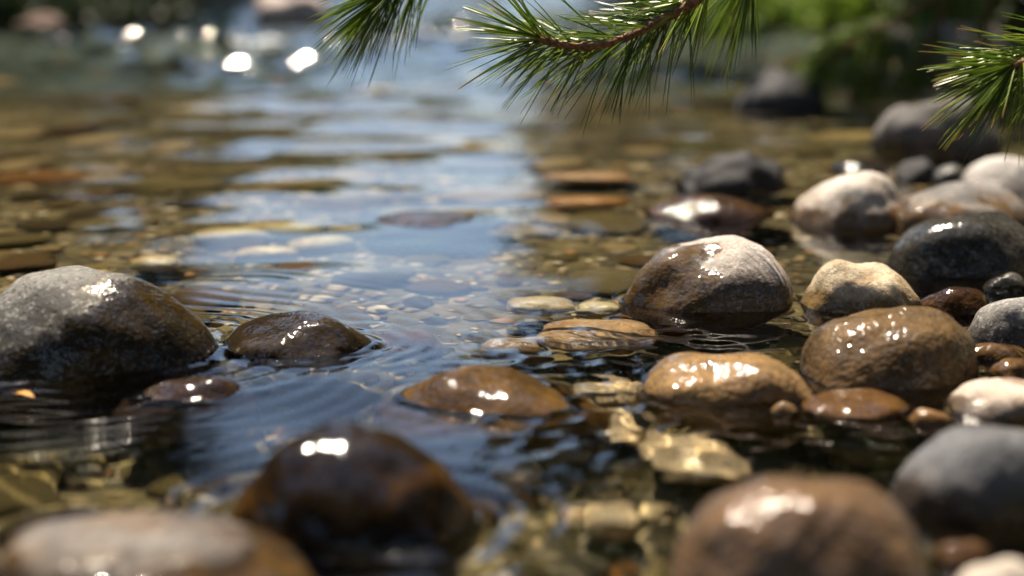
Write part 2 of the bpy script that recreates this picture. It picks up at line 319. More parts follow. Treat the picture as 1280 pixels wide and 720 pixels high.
# stones lying under water, where the photo shows them: (px, py, half width px, aspect, depth, colour, label)
def flat_stone(px, py, hw, asp, depth, thick, mat, seed, label, yaw=0, p=2.6):
    q = under(px, py, depth); dep = math.hypot(at(px, py).y, CAM_H)*1.03
    sx = hw/FPX*dep
    U, F = stone_shape(seed, 5, p=p, a=.12, b=.05); P = U*np.array([sx, sx*asp, thick])
    o = link('stone', mesh_np('stone', P, F, mat), loc=(q.x, q.y, q.z-thick*.8)); o.rotation_euler = (0, 0, yaw)
    tag(o, label, 'stone'); CAST.append(o); PLACED.append((q.x, q.y, sx*1.05)); return o
PLACED = [(X, Y, max(rx, ry)) for o, X, Y, rx, ry in STONES]
um = lambda n, a, b, s: SM(n, tuple(min(.8, x*k) for x, k in zip(a, (1.45, 1.35, 1.2))), tuple(x*k for x, k in zip(b, (1.45, 1.3, 1.1))), (.34, .24, .08), .4, 1., .08, s, (.45, .62), .6, wetdark=.85, wetsat=1.0)
flat_stone(750, 412, 74, .95, .030, .018, um('sunk_brown', (.42, .30, .19), (.28, .19, .12), 41), 41, 'oval brown stone just under the clear water left of the ochre stone')
flat_stone(676, 376, 42, .8, .035, .02, um('sunk_cream_a', (.52, .47, .33), (.38, .32, .2), 42), 42, 'pale cream underwater stone behind the oval brown one, on the left')
flat_stone(748, 381, 30, .9, .035, .02, um('sunk_cream_b', (.58, .54, .4), (.4, .36, .25), 43), 43, 'small round whitish underwater stone behind the oval brown one, on the right')
GOLD = lambda n, k: SM(n, (.74, .59, .37), (.52, .39, .22), (.40, .28, .10), .35, 1., .08, k, (.45, .62), .6, wetdark=.95, wetsat=1.)
flat_stone(746, 481, 36, 1.0, .070, .016, GOLD('sunk_square', 44), 62, 'squarish golden underwater stone between the flat glossy stone and the ochre stone', p=3.6)
flat_stone(796, 484, 24, 1.2, .072, .016, GOLD('sunk_narrow', 45), 45, 'narrow golden underwater stone touching the left end of the ochre stone')
flat_stone(764, 525, 50, 1.25, .068, .016, GOLD('sunk_heart', 46), 61, 'broad rounded golden underwater stone in the clear shallow centre')
flat_stone(868, 562, 62, 1.5, .062, .020, GOLD('sunk_big', 47), 63, 'largest pale golden underwater stone behind the glinting foreground boulder', yaw=.25, p=2.5)
flat_stone(702, 555, 36, .9, .070, .018, um('sunk_bluish', (.46, .47, .46), (.35, .34, .3), 48), 48, 'small bluish white underwater stone left of the largest golden one')
flat_stone(645, 578, 34, 1.0, .080, .018, GOLD('sunk_front', 58), 58, 'golden underwater stone right of the black brown boulder', p=2.4)
flat_stone(760, 640, 40, 1.0, .080, .018, GOLD('sunk_low', 59), 59, 'blurred golden underwater stone left of the glinting foreground boulder', p=2.4)
flat_stone(640, 428, 46, .7, .06, .03, um('sunk_tawny', (.34, .26, .13), (.2, .14, .07), 49), 49, 'tawny underwater stone behind the flat glossy brown stone', p=3)
FY = um('sunk_far_yellow', (.62, .52, .32), (.38, .27, .14), 50)
for q_ in ((286, 292, 46, .7, .08, 150, 'sunlit golden underwater rock at the left end of the golden cluster beyond the big boulder', .3), (352, 283, 52, .6, .09, 151, 'widest sunlit golden underwater rock at the back of the golden cluster', -.2),
           (402, 300, 44, .7, .08, 152, 'sunlit golden underwater rock at the right front of the golden cluster', .5), (333, 312, 42, .6, .08, 153, 'sunlit golden underwater rock nearest to the viewer in the golden cluster', .1),
           (436, 284, 26, .8, .08, 154, 'smallest golden underwater rock at the right end of the golden cluster', 0)):
    flat_stone(q_[0], q_[1], q_[2], q_[3], q_[4], .045, FY, q_[5], q_[6], yaw=q_[7], p=2.8)
flat_stone(196, 324, 33, 1.0, .05, .03, um('sunk_far_pale', (.60, .52, .34), (.5, .42, .28), 51), 51, 'small pale yellow stone behind the top of the big grey boulder')
flat_stone(735, 249, 52, .7, .03, .03, um('sunk_orange', (.45, .24, .10), (.3, .16, .07), 52), 52, 'orange brown submerged stone left of the low brown stone with the glint')
flat_stone(735, 219, 55, .6, .03, .03, um('sunk_pinkish', (.48, .32, .2), (.3, .19, .1), 53), 53, 'pinkish orange submerged stone further off behind the orange brown one')
flat_stone(845, 395, 80, .7, .075, .03, um('sunk_amber', (.26, .14, .04), (.14, .08, .03), 54), 54, 'amber underwater slab at the foot of the humped brown boulder')
flat_stone(100, 505, 60, .8, .10, .03, um('sunk_dim_a', (.17, .14, .08), (.1, .08, .05), 55), 55, 'dim grey brown underwater stone in the dark pool below the big grey boulder')
flat_stone(1080, 545, 55, .9, .06, .03, um('sunk_dim_b', (.14, .10, .05), (.07, .05, .03), 56), 56, 'dark brown underwater stone in front of the small flat orange stone')
flat_stone(80, 560, 75, .8, .13, .02, um('sunk_dim_c', (.22, .2, .1), (.12, .11, .05), 57), 57, 'olive underwater stone above the bottom left boulder')

# loose pebbles covering the bed
PAL = [('olive', (.24, .21, .10), (.12, .10, .04)), ('tan', (.44, .37, .18), (.27, .2, .1)), ('brown', (.17, .11, .05), (.09, .06, .03)),
       ('rust brown', (.28, .14, .05), (.15, .08, .03)), ('grey', (.21, .21, .17), (.12, .12, .09)), ('pale yellow', (.56, .46, .27), (.4, .3, .15)),
       ('dark', (.07, .055, .03), (.04, .03, .015))]
pm = [um('bed_pebble_'+n.replace(' ', '_'), a, b, 60+i) for i, (n, a, b) in enumerate(PAL)]
rnd = random.Random(11)
protos = {}
LAND = [('big mottled boulder', 110, 400), ('dark pointed stone', 375, 420), ('black-brown boulder', 440, 610), ('flat glossy stone', 606, 482), ('ochre stone', 910, 472),
        ('humped boulder', 886, 345), ('tan stone', 1078, 356), ('egg shaped boulder', 1112, 436), ('speckled granite', 1205, 306), ('cream egg stone', 1060, 248),
        ('low glinting stone', 885, 260), ('blackish stone', 915, 215), ('awash stone', 535, 272), ('yellow underwater rock', 345, 296), ('oval underwater stone', 750, 412),
        ('largest golden underwater stone', 858, 562), ('glinting foreground boulder', 1000, 660), ('blue grey boulder', 1220, 585), ('bottom left boulder', 190, 700),
        ('far dark stone', 975, 112), ('blurred grey rock', 1170, 160)]
used_labels = set(); PEB = []
def pebble_label(px, py, size, colour):
    sz_ = 'tiny' if size < .016 else 'small' if size < .026 else 'middling' if size < .045 else 'large'
    near = sorted(LAND, key=lambda l: (l[1]-px)**2 + ((l[2]-py)*2.2)**2)
    dirs = lambda l: ('just ' if math.hypot(l[1]-px, (l[2]-py)*2) < 110 else 'well ') + ('left of' if px < l[1]-45 and abs(px-l[1]) > 1.6*abs(py-l[2]) else 'right of' if px > l[1]+45 and abs(px-l[1]) > 1.6*abs(py-l[2]) else 'behind' if py < l[2] else 'in front of')
    for i in range(4):
        for j in range(i, 6):
            if i == j and False: continue
            t = f'{sz_} {colour} underwater pebble {dirs(near[i])} the {near[i][0]}' + ('' if i == j else f', towards the {near[j][0]}')
            if t not in used_labels and len(t.replace('-', ' ').split()) <= 16: used_labels.add(t); return t
    return t
tries = 0
while len(PEB) < 290 and tries < 30000:
    tries += 1
    # near water densely, further off larger ones
    if len(PEB) < 175: y = rnd.uniform(.72, 2.2); size = rnd.choice((.012, .018, .022, .03, .038, .05))*rnd.uniform(.8, 1.2)
    else: y = 2.1*(2.6**rnd.random()); size = rnd.choice((.035, .05, .06, .08))*rnd.uniform(.8, 1.3)
    x = rnd.uniform(-.40, .42)*y
    if any((x-a)**2+(y-b)**2 < (r_*.9+size*.7)**2 for a, b, r_ in PLACED): continue
    hgt = float(bed_h(x, y))
    k = rnd.choices(range(7), (5, 4, 5, 2, 3, 2, 3) if y < 2.2 else (4, 4, 3, 1, 1, 5, 2))[0]
    v = rnd.randrange(5)
    key = (k, v)
    if key not in protos:
        U, F = stone_shape(100+v*3, 3, p=2.3, a=.34, b=.1); protos[key] = mesh_np('pebble', U, F, pm[k])
    px, py, _ = project(np.array([[x, y, hgt]])); px, py = float(px[0]), float(py[0])
    o = link('pebble', protos[key]); fl = rnd.uniform(.4, .65)
    o.scale = (size, size*rnd.uniform(.65, .95), size*fl); o.location = (x, y, hgt+size*fl*.35); o.rotation_euler = (rnd.uniform(-.2, .2), rnd.uniform(-.2, .2), rnd.uniform(0, 6.28))
    tag(o, pebble_label(px, py, size, PAL[k][0]), 'pebble', 'pebbles lying on the stream bed'); PEB.append(o); CAST.append(o); PLACED.append((x, y, size*.8))

# ------------------------------------------------------------------ water
def water_h(x, y):
    far = np.clip((y-1.6)/1.5, 0, 4)
    h = .0040*noise(x/.34, y/.24, s=11)*(1+.9*far)
    h += .0009*noise(x/.13+noise(x/.3, y/.3, s=14)*.6, y/.12, s=12)*(1+2.2*far)
    calm = .35 + .65*smooth(-.15, .5, noise(x/.5, y/.35, s=15)+.25)
    h += .00012*noise(x/.050, y/.040, s=13)*calm*smooth(3.5, 2.2, y)
    # riffles further out
    rf = 2.1*smooth(3.0, 5.0, y)*(.35+.9*smooth(0., .5, noise(x/1.1, y/.8, s=16)+.15))
    h += rf*(.012*noise(x/.30, y/.17, s=17) + .006*noise(x/.13, y/.09, s=18))
    # fine lens-like ripples over the clear shallows
    sh = np.exp(-(((x-.11)/.15)**2 + ((y-1.12)/.24)**2)**2)
    h += sh*(.0029*noise(x/.026+.3, y/.026, s=19) + .0003*noise(x/.014+.3, y/.014, s=29))
    for gx, gy, gw in ((-1.45, 5.6, .15), (-.7, 5.6, .2), (-.2, 5.4, .2), (-.55, 7.2, .4), (-1.24, 5.45, .2), (-.98, 4.95, .2), (-.84, 4.72, .16), (-1.12, 5.1, .32), (-.75, 4.3, .2), (-.45, 6.6, .6), (.1, 6.3, .5), (1.34, 6.5, .25), (-1.85, 6.1, .22), (-1.7, 6.3, .3)):
        h += np.exp(-(((x-gx)/gw)**2 + ((y-gy)/(gw*.8))**2))*(.055*noise(x/.16, y/.12, s=24) + .010*noise(x/.06, y/.05, s=25))
    # rings that the stones send out, and the meniscus where the water climbs them
    for pts, X, Y, amp, lam, reach in RINGS:
        if x.size < 10 or not len(pts): continue
        mar = max(.03, min(reach*3.2, .5)); lo, hi = pts.min(0)-mar, pts.max(0)+mar
        idx = np.where((x > lo[0]) & (x < hi[0]) & (y > lo[1]) & (y < hi[1]))
        if not len(idx[0]): continue
        px_, py_ = x[idx], y[idx]; d = np.full(len(px_), 9.); P_ = pts[::max(1, len(pts)//160)]
        for a in range(len(P_)): d = np.minimum(d, (px_-P_[a, 0])**2+(py_-P_[a, 1])**2)
        d = np.sqrt(d); ang = np.arctan2(py_-Y, px_-X)
        m = np.exp(-d/reach)*(.3+.7*smooth(-.35, .5, noise(np.cos(ang)*1.4+X*9, np.sin(ang)*1.4+Y*9, s=22)))*smooth(mar, mar*.6, d)
        if reach > .1: m = m*smooth(.35, .95, np.cos(ang-.45))
        dd = d + .016*noise(px_/.11, py_/.11, s=21) + .3*d**1.5
        h[idx] += amp*m*np.cos(2*np.pi*dd/lam) + .0016*np.exp(-d/.005)
    return h
RINGS = []
for i, (o, X, Y, rx, ry) in enumerate(STONES):
    amp, lam, reach = {0: (.0013, .030, .10), 1: (.0007, .024, .04), 3: (.0026, .034, .045), 8: (.0004, .028, .035), 6: (.0004, .026, .03)}.get(i, (.00012, .02, .012))
    if Y < 2.6: RINGS.append((OUT[i], X, Y, amp, lam, reach))
g = N('clear_water'); rf_ = g.n('ShaderNodeBsdfRefraction'); rf_.inputs['IOR'].default_value = 1.333; rf_.inputs['Roughness'].default_value = 0; rf_.inputs['Color'].default_value = (.975, .96, .895, 1)
gs = g.n('ShaderNodeBsdfGlossy'); gs.inputs['Roughness'].default_value = .06; gs.inputs['Color'].default_value = (1, 1, 1, 1)
fn = g.n('ShaderNodeFresnel'); fn.inputs['IOR'].default_value = 1.333
gl = g.n('ShaderNodeMixShader'); g.t.links.new(fn.outputs[0], gl.inputs[0]); g.t.links.new(rf_.outputs[0], gl.inputs[1]); g.t.links.new(gs.outputs[0], gl.inputs[2])

g.t.links.new(gl.outputs[0], g.out.inputs['Surface']); g.t.nodes.remove(g.b)
xs = axis(-30, -.55, .6, 30, .003, 1.02, .6); ys = axis(-6, .7, 1.75, 12.5, .003, 1.0065, .04)
water = sheet('water', xs, ys, water_h, g.m); tag(water, kind='structure')
water.cycles.is_caustics_caster = True
for o in CAST: o.cycles.is_caustics_receiver = True
print('time', time.time()-T0, 'water verts', len(water.data.vertices), 'pebbles', len(PEB), 'labels', len(used_labels))

# ------------------------------------------------------------------ foliage
def leaf_mat(name, cols, rough=.5, trans=.35):
    g = N(name); g.b.inputs['Roughness'].default_value = rough; g.b.inputs['Specular IOR Level'].default_value = .45
    at_ = g.n('ShaderNodeAttribute'); at_.attribute_name = 'tint'
    sepc = g.n('ShaderNodeSeparateColor'); g.put(sepc.inputs[0], at_.outputs['Color'])
    c = g.mix(sepc.outputs[0], cols[0], cols[1])
    if len(cols) > 2: c = g.mix(sepc.outputs[1], c, cols[2])
    g.put(g.b.inputs['Base Color'], c)
    tr = g.n('ShaderNodeBsdfTranslucent'); g.put(tr.inputs[0], c); mx = g.n('ShaderNodeMixShader'); mx.inputs[0].default_value = trans
    g.t.links.new(g.b.outputs[0], mx.inputs[1]); g.t.links.new(tr.outputs[0], mx.inputs[2]); g.t.links.new(mx.outputs[0], g.out.inputs[0])
    return g.m
def bark_mat(name, a, b, scale=30):
    g = N(name); tc = g.n('ShaderNodeTexCoord'); n = g.noise(tc.outputs['Object'], scale, 6, .7)
    g.put(g.b.inputs['Base Color'], g.mix(g.ramp(n, .35, .65), a, b)); g.b.inputs['Roughness'].default_value = .85
    bp = g.n('ShaderNodeBump'); bp.inputs['Distance'].default_value = .3/scale; g.put(bp.inputs['Height'], n); g.put(g.b.inputs['Normal'], bp.outputs[0]); return g.m
NEEDLE = leaf_mat('pine_needle', [(.10, .20, .02), (.38, .50, .07), (.55, .28, .09)], .28, .5)
TWIG = bark_mat('pine_twig', (.10, .045, .02), (.32, .16, .08), 240)
BARK = bark_mat('pine_bark', (.06, .035, .022), (.16, .09, .055), 14)
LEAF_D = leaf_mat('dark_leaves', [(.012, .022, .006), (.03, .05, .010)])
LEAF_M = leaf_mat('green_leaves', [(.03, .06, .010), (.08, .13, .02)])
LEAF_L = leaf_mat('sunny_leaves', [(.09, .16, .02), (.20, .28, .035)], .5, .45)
GRASS = leaf_mat('bank_grass', [(.08, .12, .02), (.22, .20, .06)], .6, .4)

def tube(pts, rad, seg=7, wob=0, s=0):
    pts = [Vector(p) for p in pts]; V, F = [], []
    up = Vector((0, 0, 1))
    for i, p in enumerate(pts):
        t = (pts[min(i+1, len(pts)-1)]-pts[max(i-1, 0)]).normalized()
        a = t.cross(up if abs(t.z) < .95 else Vector((1, 0, 0))).normalized(); b = t.cross(a)
        for k in range(seg):
            an = k/seg*2*math.pi; r = rad[i]*(1+wob*random.Random(i*31+k+s).uniform(-1, 1))
            V.append(p+a*math.cos(an)*r+b*math.sin(an)*r)
    for i in range(len(pts)-1):
        for k in range(seg):
            k2 = (k+1) % seg; F.append((i*seg+k, i*seg+k2, (i+1)*seg+k2, (i+1)*seg+k))
    n = len(V); V.append(pts[0]); V.append(pts[-1])
    for k in range(seg):
        F.append((n, (k+1) % seg, k, k)); F.append((n+1, n-seg+k, n-seg+(k+1) % seg, n-seg+(k+1) % seg))
    return [tuple(v) for v in V], F
def tube_obj(name, pts, rad, mat, parent=None, seg=7, wob=0, origin=(0, 0, 0)):
    V, F = tube(pts, rad, seg, wob); me = bpy.data.meshes.new(name)
    o_ = Vector(origin); me.from_pydata([Vector(v)-o_ for v in V], [], [tuple(dict.fromkeys(f)) for f in F]); me.materials.append(mat)
    for p in me.polygons: p.use_smooth = True
    return link(name, me, parent)
def spline(P, n):
    P = [Vector(p) for p in P]; Q = [P[0]*2-P[1]] + P + [P[-1]*2-P[-2]]; out = []
    for i in range(1, len(Q)-2):
        for k in range(n):
            t = k/n; a, b, c, d = Q[i-1], Q[i], Q[i+1], Q[i+2]
            out.append(.5*((2*b)+(c-a)*t+(2*a-5*b+4*c-d)*t*t+(3*b-a-3*c+d)*t**3))
    out.append(P[-1]); return out
def needles_mesh(name, specs, mat):
    """specs: rows of base(3) dir(3) length width droop tint brown; every needle is a bent three-sided taper"""
    S = np.array(specs); n = len(S); B, D = S[:, 0:3], S[:, 3:6]; D = D/np.linalg.norm(D, axis=1)[:, None]
    Lg, Wd, Dr = S[:, 6:7], S[:, 7:8], S[:, 8:9]
    ref = np.tile([.3, .2, .93], (n, 1)); A = np.cross(D, ref); A /= np.linalg.norm(A, axis=1)[:, None]+1e-9; Cc = np.cross(D, A)
    rings = []; tv = (0, .3, .65, .93, 1.); wv = (.8, 1, .9, .5, .08)
    for t, wf in zip(tv, wv):
        c = B + D*Lg*t + np.array([0, 0, -1.])*Dr*Lg*t*t
        for k in range(3):
            an = k*2*np.pi/3; rings.append(c + (A*np.cos(an)+Cc*np.sin(an))*Wd*wf)
    V = np.stack(rings, 1).reshape(-1, 3); F = []
    for i in range(4):
        for k in range(3):
            F.append((i*3+k, i*3+(k+1) % 3, (i+1)*3+(k+1) % 3, (i+1)*3+k))
    F = (np.array(F)[None]+np.arange(n)[:, None, None]*15).reshape(-1, 4)
    me = mesh_np(name, V, F, mat)
    ca = me.color_attributes.new('tint', 'FLOAT_COLOR', 'POINT'); col = np.zeros((n, 15, 4), np.float32); col[..., 3] = 1
    col[..., 0] = S[:, 9:10]; col[:, 9:, 1] = S[:, 10:11]*.6; col[:, 12:, 1] = S[:, 10:11]; col[:, :3, 1] = .25
    ca.data.foreach_set('color', col.ravel()); return me
def needle_specs(path, n, length, wid, rs, start=0., end=1., ang=(30, 60), droop=.12, bias=(0, 0, 0), tipfan=40, brown=.15, front=.12):
    out = []; m = len(path)-1; FR = Vector((0, -.97, .2))
    for i in range(n+tipfan):
        u = start+(end-start)*rs.random() if i < n else 1 - .03*rs.random()
        f = u*m; k = min(int(f), m-1); p = path[k].lerp(path[k+1], f-k); t = (path[k+1]-path[k]).normalized()
        a = t.orthogonal().normalized(); b = t.cross(a); ph = rs.uniform(0, 6.283)
        for _ in range(6):
            if (a*math.cos(ph)+b*math.sin(ph)).dot(FR) < .3 or rs.random() < front: break
            ph = rs.uniform(0, 6.283)
        th = R(rs.uniform(*ang)) if i < n else R(rs.uniform(5, 50))
        d = t*math.cos(th) + (a*math.cos(ph)+b*math.sin(ph))*math.sin(th) + Vector(bias)*rs.uniform(.4, 1)
        Lh = length*rs.uniform(.65, 1.1); tint = rs.random()**1.4; br = 1. if rs.random() < brown else rs.choice((0, 0, .3))
        for q in range(2):                                      # two needles per sheath
            dd = d + Vector((rs.uniform(-1, 1), rs.uniform(-1, 1), rs.uniform(-1, 1)))*.08
            out.append((*p, *dd, Lh*rs.uniform(.93, 1.05), wid, droop*rs.uniform(.2, 1.3), tint, br))
    return out
def bough(parent, path, r0, r1, n, length, rs, label=None, wid=.00072, side=None, **kw):
    pts = spline(path, 14); m = len(pts)-1
    tw = tube_obj('branch', pts, [r0+(r1-r0)*(i/m)**.6 for i in range(m+1)], TWIG, parent, 8, .22)
    if label: tw['label'] = label
    sp = needle_specs(pts, n, length, wid, rs, **kw)
    for spath, sn, kws in (side or ()):
        q = spline(spath, 10); V, F = tube(q, [r1*1.1]*len(q), 6, .2)
        so = tube_obj('twig', q, [r1*1.25-(r1*.5)*i/len(q) for i in range(len(q))], TWIG, tw, 6, .2)
        sp += needle_specs(q, sn, length, wid, rs, **kws)
    link('needles', needles_mesh('needles', sp, NEEDLE), tw)
    return tw

rs = random.Random(5)
A = lambda px, py, d: at_dist(px, py, d)
# --- near pine, standing on the right bank just out of the frame; its boughs hang into the top of the view
T1 = Vector((1.9, 1.0, float(bed_h(1.9, 1.0))-.1))
pine = empty('pine_tree', (0, 0, 0)); tag(pine, 'near pine tree whose sharp green needled branches hang into the top of the picture', 'tree')
tube_obj('trunk', spline([T1, T1+Vector((.03, .02, 1.2)), T1+Vector((-.05, .05, 3.)), T1+Vector((.05, .1, 6))], 8), [.13-.09*i/24 for i in range(25)], BARK, pine, 14, .08)
m0 = A(866, 2, 1.47)
bough(pine, [Vector((1.88, 1.0, 1.25)), Vector((1.1, 1.45, 1.05)), A(1090, -330, 1.50), A(985, -135, 1.43), A(915, -40, 1.41), A(866, 2, 1.40), A(818, 30, 1.40), A(762, 54, 1.39), A(710, 57, 1.39), A(674, 48, 1.38)], .011, .0031, 175, .090, rs,
      'longest pine branch with its bare reddish twig curving in from the top', start=.50, end=1., ang=(30, 66), droop=.08, bias=(-.12, 0, -.12), tipfan=18)
bough(pine, [Vector((1.88, 1.0, 1.5)), Vector((1.0, 1.5, 1.25)), Vector((.35, 1.6, .88)), A(640, -130, 1.48), A(560, -60, 1.48), A(508, -22, 1.46), A(486, -10, 1.45)], .010, .0022, 74, .095, rs,
      'dark pine twig hanging from the top edge left of the middle', start=.66, end=1., ang=(22, 55), droop=.2, bias=(-.3, 0, -.35), tipfan=26, brown=.03)
bough(pine, [Vector((1.88, 1.0, 1.35)), Vector((1.1, 1.5, 1.15)), Vector((.5, 1.6, .8)), A(985, -95, 1.48), A(950, -50, 1.47), A(938, -34, 1.46)], .008, .002, 30, .10, rs,
      'tip of a pine twig with a few needles hanging right of the longest branch', start=.8, ang=(15, 50), droop=.2, bias=(-.25, 0, -.5), tipfan=10)
bough(pine, [Vector((1.88, 1.0, .95)), Vector((1.2, 1.1, .62)), A(1440, 14, 1.30), A(1360, 46, 1.29), A(1310, 66, 1.28), A(1266, 82, 1.27)], .009, .0022, 85, .085, rs,
      'bright green pine branch entering at the right edge', start=.55, ang=(25, 62), droop=.12, bias=(-.15, 0, -.1), tipfan=34, brown=.25)
# upper boughs of the near pine
def upper_boughs(tree, base, zs, reach, az, rs, n=240, ln=.13, wd=.0022, spread=1.):
    for i, z in enumerate(zs):
        a = az+rs.uniform(-spread, spread); rr = reach*rs.uniform(.7, 1.1)
        p0 = Vector((base.x, base.y, z)); d = Vector((math.cos(a), math.sin(a), 0))
        path = [p0, p0+d*rr*.4+Vector((0, 0, .12)), p0+d*rr*.75+Vector((0, 0, .05)), p0+d*rr-Vector((0, 0, .15))]
        side = []
        for k in range(7):
            f = .3+.1*k; q = p0+d*rr*f+Vector((0, 0, .07)); sd = Vector((-d.y, d.x, 0))*(1 if k % 2 else -1)
            e = q + (sd*.55+d*.4)*rr*.5*(1.1-f)+Vector((0, 0, -.06)); side.append(([q, q.lerp(e, .5)+Vector((0, 0, .03)), e], n//3, dict(start=.15, ang=(25, 65), tipfan=8)))
        bough(tree, path, .022, .005, n, ln, rs, wid=wd, side=side, start=.3, ang=(25, 65), tipfan=12)
upper_boughs(pine, T1, (2.2, 2.8, 3.4), 1.2, 2.4, rs)
# --- second pine further back on the right bank: shades the far right shore
T2 = Vector((2.5, 5.0, float(bed_h(2.5, 5.0))-.1))
pine2 = empty('pine_tree', (0, 0, 0)); tag(pine2, 'farther blurred pine tree with a dim bough drooping over the shaded right shore', 'tree')
tube_obj('trunk', spline([T2, T2+Vector((-.1, -.1, 1.5)), T2+Vector((-.2, -.1, 3.5)), T2+Vector((-.1, 0, 7))], 8), [.17-.12*i/24 for i in range(25)], BARK, pine2, 14, .08)
b0 = Vector((2.4, 4.8, 1.3))
bough(pine2, [b0, Vector((1.7, 4., .95)), A(1240, -60, 3.5), A(1150, 5, 3.4), A(1080, 45, 3.35), A(1035, 75, 3.3)], .014, .004, 330, .12, rs, 'dim blurred pine bough drooping low over the water',
      wid=.0012, start=.35, droop=.25, bias=(0, 0, -.3),
      side=[([A(1180, -20, 3.4), A(1170, 40, 3.4), A(1150, 85, 3.4)], 130, dict(bias=(0, 0, -.3))), ([A(1110, 30, 3.4), A(1090, 80, 3.4), A(1085, 110, 3.4)], 110, dict(bias=(0, 0, -.3))), ([A(1240, -60, 3.4), A(1235, 10, 3.4), A(1225, 60, 3.4)], 110, dict(bias=(0, 0, -.3)))])
upper_boughs(pine2, T2, (1.7, 1.95, 2.2, 2.45, 2.7, 2.9, 3.1, 3.3, 3.6, 4.0), 2.6, 3.14, rs, 330, .16, .0045, .42)

# --- broad-leaved trees and shrubs
def leaves(name, n, size, rx, ry, rz, cz, mat, rs_, parent, clumps=28, origin=None, lo=-9):
    cl = rs_.normal(size=(clumps, 3)); cl /= np.linalg.norm(cl, axis=1)[:, None]; cl *= rs_.uniform(.35, 1., (clumps, 1))**.6
    k = rs_.integers(0, clumps, n); P = cl[k] + rs_.normal(size=(n, 3))*.15
    P = P*np.array([rx, ry, rz]) + np.array([0, 0, cz]); P[:, 2] = np.maximum(P[:, 2], lo+rs_.uniform(0, .1, n))
    a = rs_.normal(size=(n, 3)); a /= np.linalg.norm(a, axis=1)[:, None]; b = np.cross(a, rs_.normal(size=(n, 3))); b /= np.linalg.norm(b, axis=1)[:, None]
    s_ = size*rs_.uniform(.6, 1.3, (n, 1)); a = a*s_; b = b*s_*.45; nrm = np.cross(a, b)/s_*.25
    V = np.stack([P-a, P-b+nrm, P+a, P+b+nrm], 1).reshape(-1, 3); F = np.arange(n*4).reshape(n, 4)
    me = mesh_np(name, V, F, mat, False)
    col = np.zeros((n, 4, 4), np.float32); col[..., 3] = 1; col[..., 0] = (rs_.random(n)*.6 + .4*rs_.random(clumps)[k])[:, None]
    me.color_attributes.new('tint', 'FLOAT_COLOR', 'POINT').data.foreach_set('color', col.ravel())
    return link(name, me, parent)
nr = np.random.default_rng(4)
def tree(x, y, h, rx, mat, label, n=13000, group=None):
    z0 = float(bed_h(x, y)); t = empty('tree', (x, y, z0)); tag(t, label, 'tree', group)
    tk = tube_obj('trunk', spline([(0, 0, -.2), (.1, 0, h*.3), (-.05, .1, h*.6), (.05, 0, h*.85)], 6), [.14*h/6*(1-.8*i/18) for i in range(19)], BARK, t, 9, .1)
    for k in range(6):
        a = k*1.05+x; zz = h*(.25+.09*k)
        tube_obj('limb', [(0, 0, zz), (math.cos(a)*rx*.35, math.sin(a)*rx*.35, zz+h*.08), (math.cos(a)*rx*.7, math.sin(a)*rx*.7, zz+h*.12)], [.05*h/6, .035*h/6, .012*h/6], BARK, tk, 6)
    leaves('crown', n, .2, rx, rx*.8, h*.42, h*.56, mat, nr, t, 44); return t
def shrub(x, y, h, rx, mat, label, n=2600, size=.045, cat='shrub', z=None):
    z0 = float(bed_h(x, y)) if z is None else z; t = empty('shrub', (x, y, z0)); tag(t, label, cat)
    for k in range(5):
        a = k*1.3; tube_obj('stem', [(0, 0, -.05), (math.cos(a)*rx*.3, math.sin(a)*rx*.3, h*.4), (math.cos(a)*rx*.5, math.sin(a)*rx*.5, h*.8)], [.015, .01, .004], BARK, t, 5)
    leaves('foliage', n, size, rx, rx*.7, h*.5, h*.5, mat, nr, t, 30, lo=.0); return t
G = 'trees on the banks of the stream'
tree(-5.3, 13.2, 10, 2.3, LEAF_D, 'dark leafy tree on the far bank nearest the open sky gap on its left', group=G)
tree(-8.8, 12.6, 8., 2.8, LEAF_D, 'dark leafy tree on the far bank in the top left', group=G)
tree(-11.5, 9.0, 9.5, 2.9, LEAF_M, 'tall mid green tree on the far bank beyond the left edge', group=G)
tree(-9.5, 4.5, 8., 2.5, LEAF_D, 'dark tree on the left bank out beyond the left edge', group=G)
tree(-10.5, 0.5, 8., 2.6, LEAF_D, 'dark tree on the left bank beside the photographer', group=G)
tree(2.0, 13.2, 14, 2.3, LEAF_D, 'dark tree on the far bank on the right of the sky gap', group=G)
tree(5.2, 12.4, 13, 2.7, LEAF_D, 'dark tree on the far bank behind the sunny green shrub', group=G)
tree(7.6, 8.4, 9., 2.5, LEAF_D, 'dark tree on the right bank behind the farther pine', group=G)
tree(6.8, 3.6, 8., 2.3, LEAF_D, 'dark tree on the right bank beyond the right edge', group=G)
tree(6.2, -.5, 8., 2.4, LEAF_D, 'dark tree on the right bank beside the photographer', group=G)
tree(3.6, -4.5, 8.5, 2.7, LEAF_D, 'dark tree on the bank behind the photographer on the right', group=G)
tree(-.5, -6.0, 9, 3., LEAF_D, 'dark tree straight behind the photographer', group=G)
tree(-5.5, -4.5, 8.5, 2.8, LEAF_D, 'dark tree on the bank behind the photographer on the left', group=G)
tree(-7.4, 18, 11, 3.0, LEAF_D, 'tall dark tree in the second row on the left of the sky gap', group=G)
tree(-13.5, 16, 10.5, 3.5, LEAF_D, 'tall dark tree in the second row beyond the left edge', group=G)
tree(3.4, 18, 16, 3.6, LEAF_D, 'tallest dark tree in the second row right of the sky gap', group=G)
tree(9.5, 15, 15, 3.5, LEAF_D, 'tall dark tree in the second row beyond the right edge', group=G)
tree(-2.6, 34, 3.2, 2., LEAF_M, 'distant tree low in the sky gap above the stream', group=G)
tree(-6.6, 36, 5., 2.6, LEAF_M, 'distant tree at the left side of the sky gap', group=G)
shrub(-1.95, 7.3, .55, .75, LEAF_D, 'blackish shrub overhanging the far water at the top left')
